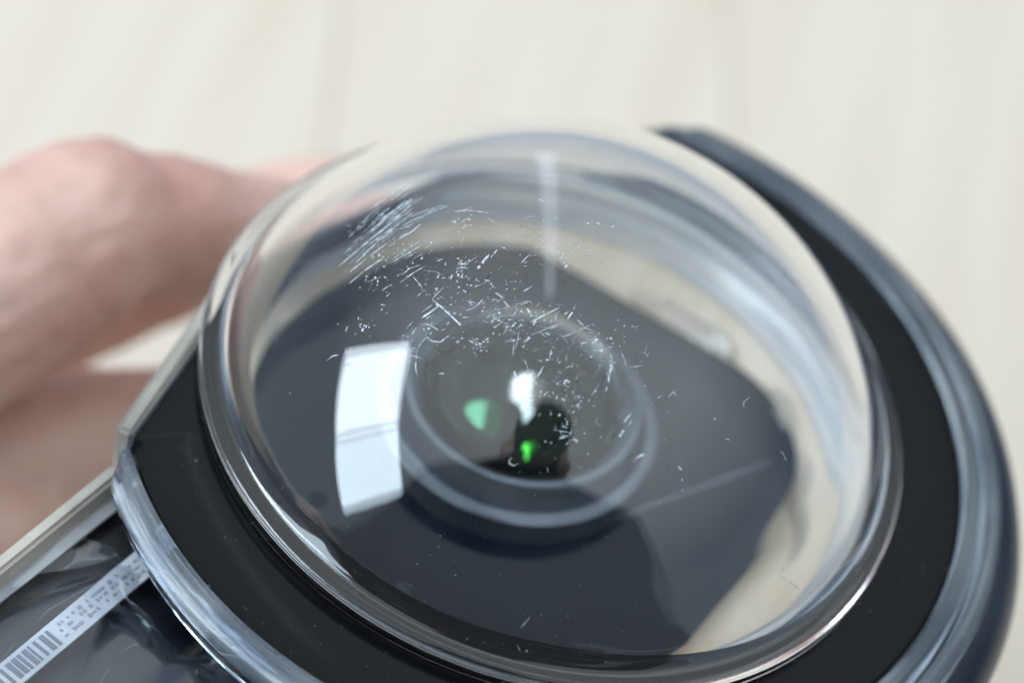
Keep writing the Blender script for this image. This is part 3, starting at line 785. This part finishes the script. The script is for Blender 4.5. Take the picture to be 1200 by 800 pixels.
    (0.081,[(-12.15,-6.16),(-12.12,-6.14)]),(0.098,[(-12.34,-5.02),(-12.19,-5.07)]),(0.073,[(-12.56,-4.9),(-12.49,-4.96)]),
    (0.065,[(-12.26,-5.3),(-12.23,-5.27)]),(0.056,[(-14.01,-6.07),(-13.96,-5.98)]),(0.102,[(-11.85,-5.99),(-11.82,-5.87)]),
    (0.115,[(-12.7,-5.18),(-12.68,-5.12)]),(0.048,[(-12.75,-4.68),(-12.67,-4.76)]),(0.046,[(-13.21,-5.53),(-13.18,-5.53)]),
    (0.054,[(-11.99,-5.05),(-11.9,-5.08)]),(0.06,[(-13.16,-4.65),(-13.12,-4.54)]),(0.075,[(-13.29,-4.96),(-13.22,-5.03)]),
    (0.047,[(-12.53,-4.89),(-12.52,-4.83)]),(0.109,[(-12.04,-6.34),(-11.98,-6.29)]),(0.099,[(-12.15,-5.24),(-12.05,-5.23)]),
    (0.062,[(-13.37,-4.23),(-13.51,-4.13)]),(0.074,[(-13.13,-4.97),(-13.11,-4.9)]),(0.056,[(-12.75,-4.85),(-12.69,-4.87)]),
    (0.051,[(-2.95,-4.63),(-2.94,-4.58)]),(0.09,[(-2.96,-4.26),(-2.92,-4.26)]),(0.073,[(-2.94,-4.07),(-2.83,-4.06)]),
    (0.083,[(-2.65,-4.63),(-2.63,-4.61)]),(0.071,[(-3.05,-4.29),(-3.01,-4.23)]),(0.097,[(-2.63,-4.64),(-2.64,-4.57)]),
    (0.09,[(-2.57,-4.63),(-2.47,-4.62)]),(0.093,[(-2.71,-4.84),(-2.71,-4.72)]),(0.074,[(-2.95,-4.59),(-2.89,-4.59)]),
    (0.084,[(-3.21,-4.57),(-3.19,-4.53)]),(0.062,[(-3.37,-9.07),(-3.26,-8.99)]),(0.087,[(-2.99,-8.56),(-2.99,-8.54)]),
    (0.094,[(-3.55,-8.96),(-3.56,-8.87)]),(0.07,[(-4.03,-8.27),(-4.04,-8.12)]),(0.099,[(-3.77,-9.45),(-3.76,-9.39)]),
    (0.094,[(-3.94,-9.52),(-3.94,-9.48)]),(0.086,[(-4,-8.92),(-3.98,-8.85)]),(0.058,[(-2.33,-8.53),(-2.27,-8.51)]),(0.1,[(-3.57,-8.78),(-3.54,-8.77)]),
    (0.082,[(-3.07,-8.99),(-2.96,-8.95)]),(0.084,[(-2.49,-9.16),(-2.37,-9.12)]),(0.064,[(-3.09,-8.8),(-3.12,-8.69)]),(0.11,[(-3.46,-8.46),(-3.42,-8.42)]),
    (0.094,[(-4.46,-8.64),(-4.44,-8.53)]),(0.062,[(-2.92,-8.08),(-2.94,-8.05)]),(0.119,[(-2.66,-8.62),(-2.6,-8.55)]),
    (0.075,[(-13.24,-10.01),(-13.3,-9.9)]),(0.101,[(-12.9,-10.79),(-12.92,-10.76)]),(0.053,[(-13.38,-10.07),(-13.37,-10.02)]),
    (0.082,[(-15.24,-9.6),(-15.17,-9.57)]),(0.075,[(-13.78,-10.11),(-13.68,-10.09)]),(0.075,[(-14,-9.58),(-14.07,-9.42)]),
    (0.052,[(-13.85,-9.62),(-13.75,-9.6)]),(0.053,[(-13.19,-10.23),(-13.16,-10.16)]),(0.065,[(-13.55,-10.03),(-13.45,-10.06)]),
    (0.064,[(-12.91,-10.13),(-12.84,-10.16)]),(0.058,[(-9.2,-10.9),(-9.15,-10.8)]),(0.113,[(-9.63,-9.5),(-9.59,-9.48)]),
    (0.088,[(-10.32,-10.88),(-10.28,-10.79)]),(0.119,[(-9.43,-10.56),(-9.45,-10.5)]),(0.058,[(-8.1,-9.86),(-8.02,-9.86)]),
    (0.049,[(-10.55,-11.06),(-10.52,-11.04)]),(0.06,[(-10.19,-11.34),(-10.16,-11.3)]),(0.109,[(-9.49,-10.91),(-9.45,-10.86)]),
    (0.105,[(-9.35,-10.24),(-9.29,-10.23)]),(0.076,[(-10.88,-10.99),(-10.81,-10.91)]),(0.062,[(-9.76,-10.57),(-9.63,-10.63)]),
    (0.109,[(-9.44,-10.57),(-9.34,-10.56)]),(0.069,[(-10.12,-11.26),(-10.11,-11.2)]),(0.06,[(-7.69,-11.09),(-7.59,-11.06)]),
    (0.029,[(7.71,-13.13),(7.74,-13.15)]),(0.047,[(-13.57,-11.83),(-13.54,-11.84)]),(0.034,[(-5.26,-11.11),(-5.23,-11.09)]),
    (0.068,[(10.5,-4.61),(10.54,-4.61)]),(0.055,[(1.37,-23.36),(1.36,-23.37)]),(0.039,[(-13.14,-9.77),(-13.1,-9.77)]),
    (0.052,[(-12.13,-12.22),(-12.09,-12.27)]),(0.063,[(-3.2,-18.65),(-3.22,-18.65)]),(0.03,[(12.29,-12.73),(12.26,-12.74)]),
    (0.043,[(12.21,-14.28),(12.18,-14.27)]),(0.047,[(-6.7,-8.54),(-6.74,-8.52)]),(0.051,[(-14.78,-17.51),(-14.81,-17.49)]),
    (0.057,[(11.14,3.35),(11.17,3.4)]),(0.062,[(-4.46,-20.55),(-4.5,-20.57)]),(0.061,[(-8.36,-23.46),(-8.35,-23.47)]),
    (0.047,[(8.28,-21.05),(8.28,-21.03)]),(0.033,[(9.06,-9.88),(9.08,-9.84)]),(0.059,[(-6.36,-18.91),(-6.38,-18.9)]),(0.058,[(-3.15,-8.3),(-3.13,-8.25)]),
    (0.041,[(4.69,-21.77),(4.73,-21.78)]),(0.061,[(-18.6,0.8),(-18.59,0.82)]),(0.052,[(-16.19,-6.21),(-16.18,-6.19)]),(0.052,[(9.51,6.24),(9.53,6.15)]),
    (0.043,[(13.94,-14.08),(13.93,-14.08)]),(0.037,[(-18.17,-10.13),(-18.2,-10.1)]),(0.055,[(4.46,-17.93),(4.48,-17.93)]),
    (0.051,[(-4.96,-4.81),(-4.95,-4.8)]),(0.057,[(-7.91,-7.56),(-7.94,-7.5)]),(0.052,[(-6.75,-10.96),(-6.73,-10.98)]),
    (0.047,[(-0.13,-21.48),(-0.15,-21.49)]),(0.05,[(12.91,-3.62),(12.93,-3.66)]),(0.054,[(-4.15,-22.7),(-4.15,-22.69)]),
    (0.051,[(1.9,-22.87),(1.89,-22.86)]),(0.044,[(-6.16,-2.5),(-6.16,-2.54)]),(0.035,[(12.98,-1.44),(12.95,-1.41)]),(0.043,[(-6.74,-5.22),(-6.72,-5.28)]),
    (0.048,[(-2.79,-21.84),(-2.84,-21.82)]),(0.041,[(-10.1,-22.36),(-10.11,-22.36)]),(0.066,[(8.15,-15.92),(8.17,-15.9)]),
    (0.045,[(-15.04,-17.52),(-15.06,-17.53)]),(0.067,[(-4.95,-19.36),(-4.92,-19.36)]),(0.055,[(15.22,-3.32),(15.18,-3.31)]),
    (0.031,[(-5.29,-23.99),(-5.3,-24)]),(0.053,[(-1.8,-20.36),(-1.79,-20.37)]),(0.057,[(5.54,-18.54),(5.54,-18.52)]),(0.062,[(5.27,-0.15),(5.31,-0.13)]),
    (0.048,[(18.27,-14.38),(18.27,-14.39)]),(0.047,[(-2.92,-3.62),(-2.92,-3.68)]),(0.047,[(-12.14,-17.06),(-12.13,-17.07)]),
    (0.027,[(-4.71,-21.26),(-4.73,-21.27)]),(0.062,[(-10.11,-14.74),(-10.14,-14.74)]),(0.048,[(-10.33,-21.84),(-10.31,-21.85)]),
    (0.043,[(-2.57,-17.9),(-2.53,-17.89)]),(0.056,[(-20.54,-2.85),(-20.57,-2.76)]),(0.038,[(-11.41,-16.41),(-11.4,-16.42)]),
    (0.043,[(16.39,-10.17),(16.45,-10.14)]),(0.039,[(-16.72,-8.53),(-16.71,-8.52)]),(0.049,[(0.43,-18.21),(0.47,-18.19)]),
    (0.057,[(3.1,-22.16),(3.1,-22.18)]),(0.04,[(-9.55,-12.66),(-9.58,-12.66)]),(0.027,[(-3.23,-14.26),(-3.23,-14.25)]),
    (0.029,[(0.73,-15.75),(0.75,-15.77)]),(0.057,[(-6.34,-11.04),(-6.33,-11.07)]),(0.025,[(-5.39,0.08),(-5.37,0.09)]),
    (0.041,[(6.67,-21.99),(6.64,-21.99)]),(0.046,[(-5.98,-18.2),(-5.98,-18.22)]),(0.036,[(2.2,-19.78),(2.21,-19.79)]),
    (0.042,[(-5.32,-21.58),(-5.31,-21.56)]),(0.061,[(-5.84,-19.58),(-5.83,-19.58)]),(0.053,[(-7.73,-11.24),(-7.74,-11.2)]),
    (0.049,[(-12.72,-20.18),(-12.73,-20.17)]),(0.057,[(14.91,-11.22),(14.92,-11.2)]),(0.054,[(-2.33,1.18),(-2.36,1.13)]),
    (0.044,[(20.14,-12.97),(20.14,-12.97)]),(0.03,[(6.54,-8.94),(6.52,-8.97)]),(0.061,[(-4.26,-20.5),(-4.24,-20.5)]),(0.038,[(5.2,-14.28),(5.22,-14.28)]),
    (0.043,[(15.16,-8.84),(15.19,-8.87)]),(0.045,[(3.64,-20.96),(3.64,-20.96)]),(0.065,[(-16.65,-13.01),(-16.67,-12.99)]),
    (0.029,[(0.9,-18.84),(0.9,-18.82)]),(0.04,[(4.49,-2.63),(4.51,-2.67)]),(0.042,[(-12.86,-11.93),(-12.9,-11.92)]),(0.046,[(4.89,-20.65),(4.87,-20.65)]),
    (0.036,[(14.24,-1.65),(14.26,-1.7)]),(0.061,[(7.54,-13.94),(7.57,-13.94)]),(0.049,[(-2.57,-20),(-2.6,-19.99)]),
    (0.035,[(19.71,-13.29),(19.67,-13.33)]),(0.026,[(4.35,0.03),(4.36,0.07)]),(0.031,[(6.43,-14.27),(6.42,-14.3)]),
    (0.059,[(17.03,-12.69),(17.09,-12.66)]),(0.03,[(-12.5,-7.58),(-12.54,-7.55)]),(0.055,[(8.76,-13.54),(8.8,-13.5)]),
    (0.062,[(-0.88,-23.52),(-0.87,-23.54)]),(0.048,[(4.78,-6.15),(4.8,-6.14)]),(0.046,[(-10.41,-10.59),(-10.39,-10.6)]),
    (0.063,[(-9.86,-10.37),(-9.88,-10.37)]),(0.048,[(-8.37,-22.31),(-8.42,-22.29)]),(0.058,[(7.3,-13.02),(7.33,-12.99)]),
    (0.059,[(-12.61,-2.27),(-12.63,-2.33)]),(0.066,[(-9.58,-14.79),(-9.59,-14.76)]),(0.066,[(0.19,-16.32),(0.2,-16.34)]),
    (0.064,[(-9.35,-22.91),(-9.31,-22.92)]),(0.038,[(-12.93,-16.87),(-12.91,-16.87)]),(0.026,[(8.31,5.49),(8.35,5.5)]),
    (0.059,[(6.15,-22.47),(6.17,-22.45)]),(0.048,[(-3.63,-2.46),(-3.61,-2.5)]),(0.043,[(-5.25,-15.71),(-5.26,-15.7)]),
    (0.067,[(-4.79,-2.81),(-4.82,-2.81)]),(0.055,[(-1.79,-4.19),(-1.8,-4.22)]),(0.062,[(19.1,-14.96),(19.14,-14.91)]),
    (0.047,[(4.04,-16.27),(4.09,-16.27)]),(0.028,[(4.29,-19.26),(4.34,-19.24)]),(0.039,[(13.64,-19.03),(13.61,-19.07)]),
    (0.05,[(-10.06,-0.74),(-10.05,-0.81)]),(0.035,[(-1.18,-10.67),(-1.22,-10.69)]),(0.046,[(9.44,0.48),(9.44,0.46)]),(0.036,[(7.25,-7.13),(7.23,-7.12)]),
    (0.035,[(-2,-8.43),(-1.96,-8.47)]),(0.059,[(-8.49,-11.62),(-8.52,-11.58)]),(0.034,[(-3,-2.33),(-2.98,-2.39)]),(0.064,[(1.12,-23.74),(1.11,-23.75)]),
    (0.059,[(15.07,-3.16),(15.07,-3.14)]),(0.051,[(-3.17,-21.38),(-3.17,-21.39)]),(0.046,[(7.05,-11.56),(7.09,-11.54)]),
    (0.034,[(-8.42,-2.82),(-8.37,-2.87)]),(0.065,[(16.52,-16.9),(16.5,-16.93)]),(0.031,[(-10.26,-19.99),(-10.22,-20.02)]),
    (0.044,[(8.69,-19.97),(8.73,-19.95)]),(0.028,[(-8.15,-4.93),(-8.13,-4.92)]),(0.033,[(-12.18,-11.96),(-12.18,-11.97)]),
    (0.058,[(-12.58,-16.15),(-12.62,-16.13)]),(0.028,[(4.36,-22.49),(4.36,-22.5)]),(0.032,[(-4.36,-20.96),(-4.41,-20.96)]),
    (0.067,[(-5.4,-17.3),(-5.4,-17.28)]),(0.033,[(-0.95,-17.41),(-0.99,-17.43)]),(0.042,[(19.34,-14.76),(19.33,-14.75)]),
    (0.034,[(-18.81,-4.4),(-18.82,-4.37)]),(0.053,[(-19.35,-6.03),(-19.4,-6)]),(0.027,[(-4.52,-6.63),(-4.52,-6.64)]),
    (0.052,[(-7.2,-18.43),(-7.23,-18.43)]),(0.043,[(-7.73,-12.32),(-7.78,-12.3)]),(0.035,[(0.36,-13.68),(0.38,-13.67)]),
    (0.047,[(17.43,-14.26),(17.48,-14.26)]),(0.035,[(14.11,-0.11),(14.1,-0.09)]),
]
bm = bmesh.new()
ZB = Vector((0, 0, ZC))


def on_dome(x, y, lift=0.02):
    z = math.sqrt(max(0.0, RS * RS - x * x - y * y))
    k = 1 + 0.052 * ((x * x + y * y) / (RS * RS)) ** 2
    n = Vector((x, y, z)).normalized()
    return ZB + Vector((x * k, y * k, z)) + n * lift, n


random.seed(5)
CL = ((-14.6, -3.0, 1.5, 1.6), (-12.2, -6.0, 2.0, 1.6), (-8.4, -6.2, 2.2, 1.6), (-5.6, -8.2, 2.0, 1.4), (-2.8, -10.0, 2.0, 1.4), (0.6, -12.4, 1.4, 1.6), (1.8, -15.0, 1.0, 1.4), (-4.4, -3.6, 2.2, 1.2), (3.6, -9.4, 1.6, 1.6))
for k in range(420):                       # hairlines, pits and scuffs clustered above the lens
    cx, cy, sx, sy = random.choice(CL)
    x, y = random.gauss(cx, sx * 0.8), random.gauss(cy, sy * 0.8)
    a = random.gauss(0.8, 0.7)
    l = random.uniform(0.04, 0.22) if random.random() < 0.85 else random.uniform(0.4, 1.3)
    c = random.uniform(-0.08, 0.08) * l
    SCR.append((random.uniform(0.02, 0.075) if l < 0.25 else random.uniform(0.015, 0.035), [(x, y), (x + l * 0.5 * math.cos(a) - c * math.sin(a), y + l * 0.5 * math.sin(a) + c * math.cos(a)), (x + l * math.cos(a), y + l * math.sin(a))]))
for k in range(46):                        # parallel scuff streaks on the upper left
    x, y = random.gauss(-14.8, 1.0), random.gauss(-2.2, 1.5)
    a = random.gauss(0.95, 0.09)
    l = random.uniform(0.5, 2.4)
    SCR.append((random.uniform(0.03, 0.09), [(x, y), (x + l * math.cos(a), y + l * math.sin(a))]))
for w, pts in SCR:
    w *= 0.78 + 0.9 * random.random() ** 3
    fine = []
    for (xa, ya), (xb, yb) in zip(pts, pts[1:]):
        k = max(1, int(math.hypot(xb - xa, yb - ya) / 0.22))
        fine += [(xa + (xb - xa) * i / k, ya + (yb - ya) * i / k) for i in range(k)]
    fine.append(pts[-1])
    nF = len(fine)
    low, top = [], []
    for i, (x, y) in enumerate(fine):
        p, n = on_dome(x, y, -0.02)
        q, n = on_dome(x, y, 0.02)
        xn, yn = fine[min(i + 1, nF - 1)]
        xp, yp = fine[max(i - 1, 0)]
        d = (on_dome(xn, yn)[0] - on_dome(xp, yp)[0]).normalized()
        t = n.cross(d).normalized()
        e = 0.25 if i in (0, nF - 1) and nF > 2 else 1.0
        j1, j2 = random.uniform(0.35, 1.25), random.uniform(0.35, 1.25)
        low.append((bm.verts.new(p + t * w * 0.5 * e), bm.verts.new(p - t * w * 0.5 * e)))
        top.append((bm.verts.new(q + t * w * 0.5 * e * j1), bm.verts.new(q - t * w * 0.5 * e * j2)))
    for i in range(nF - 1):
        if random.random() < 0.05 and nF > 4:
            continue
        a, b, c, d_ = top[i], top[i + 1], low[i], low[i + 1]
        bm.faces.new((a[0], a[1], b[1], b[0]))
        bm.faces.new((a[0], b[0], d_[0], c[0]))
        bm.faces.new((a[1], c[1], d_[1], b[1]))
scr = link('scratches', bm, M['scratch'], smooth=False)
scr.parent = dome
scr['kind'] = 'stuff'
scr['label'] = 'fine white scratches and scuffs'

# ------------------------------------------------------------------ person: hand in view, dark top seen in reflections
person = thing('person', 'person in a dark navy top whose fingers grip the case from the left', 'person', (-60, -260, -70))


def remeshed(name, bm, voxel, m, smooth_it=8, root=person):
    o = link(name, bm, m)
    md = o.modifiers.new('r', 'REMESH')
    md.mode = 'VOXEL'
    md.voxel_size = voxel * MM
    md.use_smooth_shade = True
    ms = o.modifiers.new('s', 'SMOOTH')
    ms.iterations = smooth_it
    ms.factor = 0.5
    if name == 'hand':
        for nm, sc_, st in (('skin_lumps', 0.010, 0.0006), ('skin_folds', 0.0022, 0.0005)):
            tx = bpy.data.textures.new(nm, 'CLOUDS')
            tx.noise_scale = sc_
            dm = o.modifiers.new(nm, 'DISPLACE')
            dm.texture = tx
            dm.texture_coords = 'LOCAL'
            dm.strength = st
            dm.mid_level = 0.5
    return par(o, root)


bm = bmesh.new()
# index finger: knuckle, bend, then along the far side of the case
tube_chain(bm, [(-58, -14, -20), (-49.5, -3.5, -16), (-44.0, 3.6, -14.0), (-41.0, 8.2, -13.2), (-38.8, 11.4, -12.6), (-37.6, 12.8, -13.1), (-36.9, 13.5, -13.8), (-36.2, 14.1, -13.9), (-33.5, 16.0, -14.2), (-29.5, 18.7, -16.0), (-24.5, 23.5, -19.5), (-21.5, 27, -22)],
           [10.2, 9.2, 8.4, 7.9, 7.7, 7.2, 5.4, 6.5, 6.1, 5.5, 5.4, 4.8])
tube_chain(bm, [(-41.4, 9.9, -10.2), (-39.4, 12.0, -10.0)], [4.4, 4.2])
# middle finger beyond it
tube_chain(bm, [(-66, -4, -36), (-52, 14, -34), (-39.5, 26.0, -31.5), (-30.1, 31.5, -28.2), (-24.9, 35.2, -26.6), (-20, 38.0, -27.0)], [10, 8.6, 7.0, 5.4, 4.9, 4.4])
# ring finger and little finger, under the case
tube_chain(bm, [(-62, -22, -38), (-49, -10, -33), (-42.5, -2.5, -31.5), (-37, 2.3, -31.3), (-31.7, 6.3, -32), (-27.0, 10.4, -34.5), (-22, 13, -38)], [9.6, 8.8, 8.4, 7.8, 7.6, 7.0, 6.0])
tube_chain(bm, [(-64, -34, -42), (-53, -22, -36), (-46, -15, -32), (-41, -10.5, -30.5), (-37, -7.5, -32), (-33.4, -5.5, -36), (-30, -3, -41)], [9.0, 8.2, 7.6, 7.2, 7.0, 6.6, 5.6])
# thumb along the near side
tube_chain(bm, [(-88, -56, -42), (-74, -58, -38), (-62, -60, -36), (-52, -61, -34)], [12, 10.5, 9.6, 8.0])
# palm and wrist
tube_chain(bm, [(-66, -12, -34), (-78, -24, -40), (-100, -48, -44)], [17, 22, 24], flat=0.75)
tube_chain(bm, [(-70, -22, -48), (-84, -34, -46), (-104, -56, -44)], [16, 20, 24], flat=0.75)
tube_chain(bm, [(-84, -46, -38), (-92, -48, -42), (-110, -62, -44)], [13, 18, 24])
tube_chain(bm, [(-98, -46, -44), (-130, -84, -40), (-180, -140, -30)], [27, 28, 34], flat=0.8)
remeshed('hand', bm, 0.6, M['skin'], 4)
# sleeve, torso, neck: one dark garment
bm = bmesh.new()
tube_chain(bm, [(-165, -125, -34), (-215, -205, -50), (-200, -280, 20), (-150, -300, 150)], [32, 44, 54, 62])
tube_chain(bm, [(205, -290, 190), (260, -270, 60), (200, -190, 20), (90, -190, 70)], [66, 56, 48, 40])
tube_chain(bm, [(-150, -305, 175), (0, -310, 215), (190, -300, 190)], [72, 84, 72])
tube_chain(bm, [(0, -290, -120), (0, -285, 20), (0, -300, 180)], [170, 165, 150], flat=0.62)
tube_chain(bm, [(0, -310, 210), (0, -295, 265)], [70, 58])
tube_chain(bm, [(0, -225, 262), (0, -215, 320), (0, -235, 372), (0, -290, 392), (0, -350, 350), (0, -350, 270)], [40, 62, 66, 80, 76, 70])
remeshed('sweater', bm, 9.0, M['knit'], 6)
bm = bmesh.new()
tube_chain(bm, [(0, -290, 255), (0, -275, 300)], [56, 60])
tube_chain(bm, [(0, -262, 300), (0, -270, 330), (0, -290, 362)], [62, 74, 78])
tube_chain(bm, [(0, -205, 318), (0, -192, 308)], [9, 11])
tube_chain(bm, [(-74, -285, 325), (-78, -285, 345)], [10, 13])
tube_chain(bm, [(74, -285, 325), (78, -285, 345)], [10, 13])
remeshed('head', bm, 5.0, M['skin'], 4)
bm = bmesh.new()
tube_chain(bm, [(0, -262, 392), (0, -310, 380), (0, -345, 330), (0, -340, 290)], [62, 82, 70, 56])
remeshed('hair', bm, 6.0, M['hair'], 4)
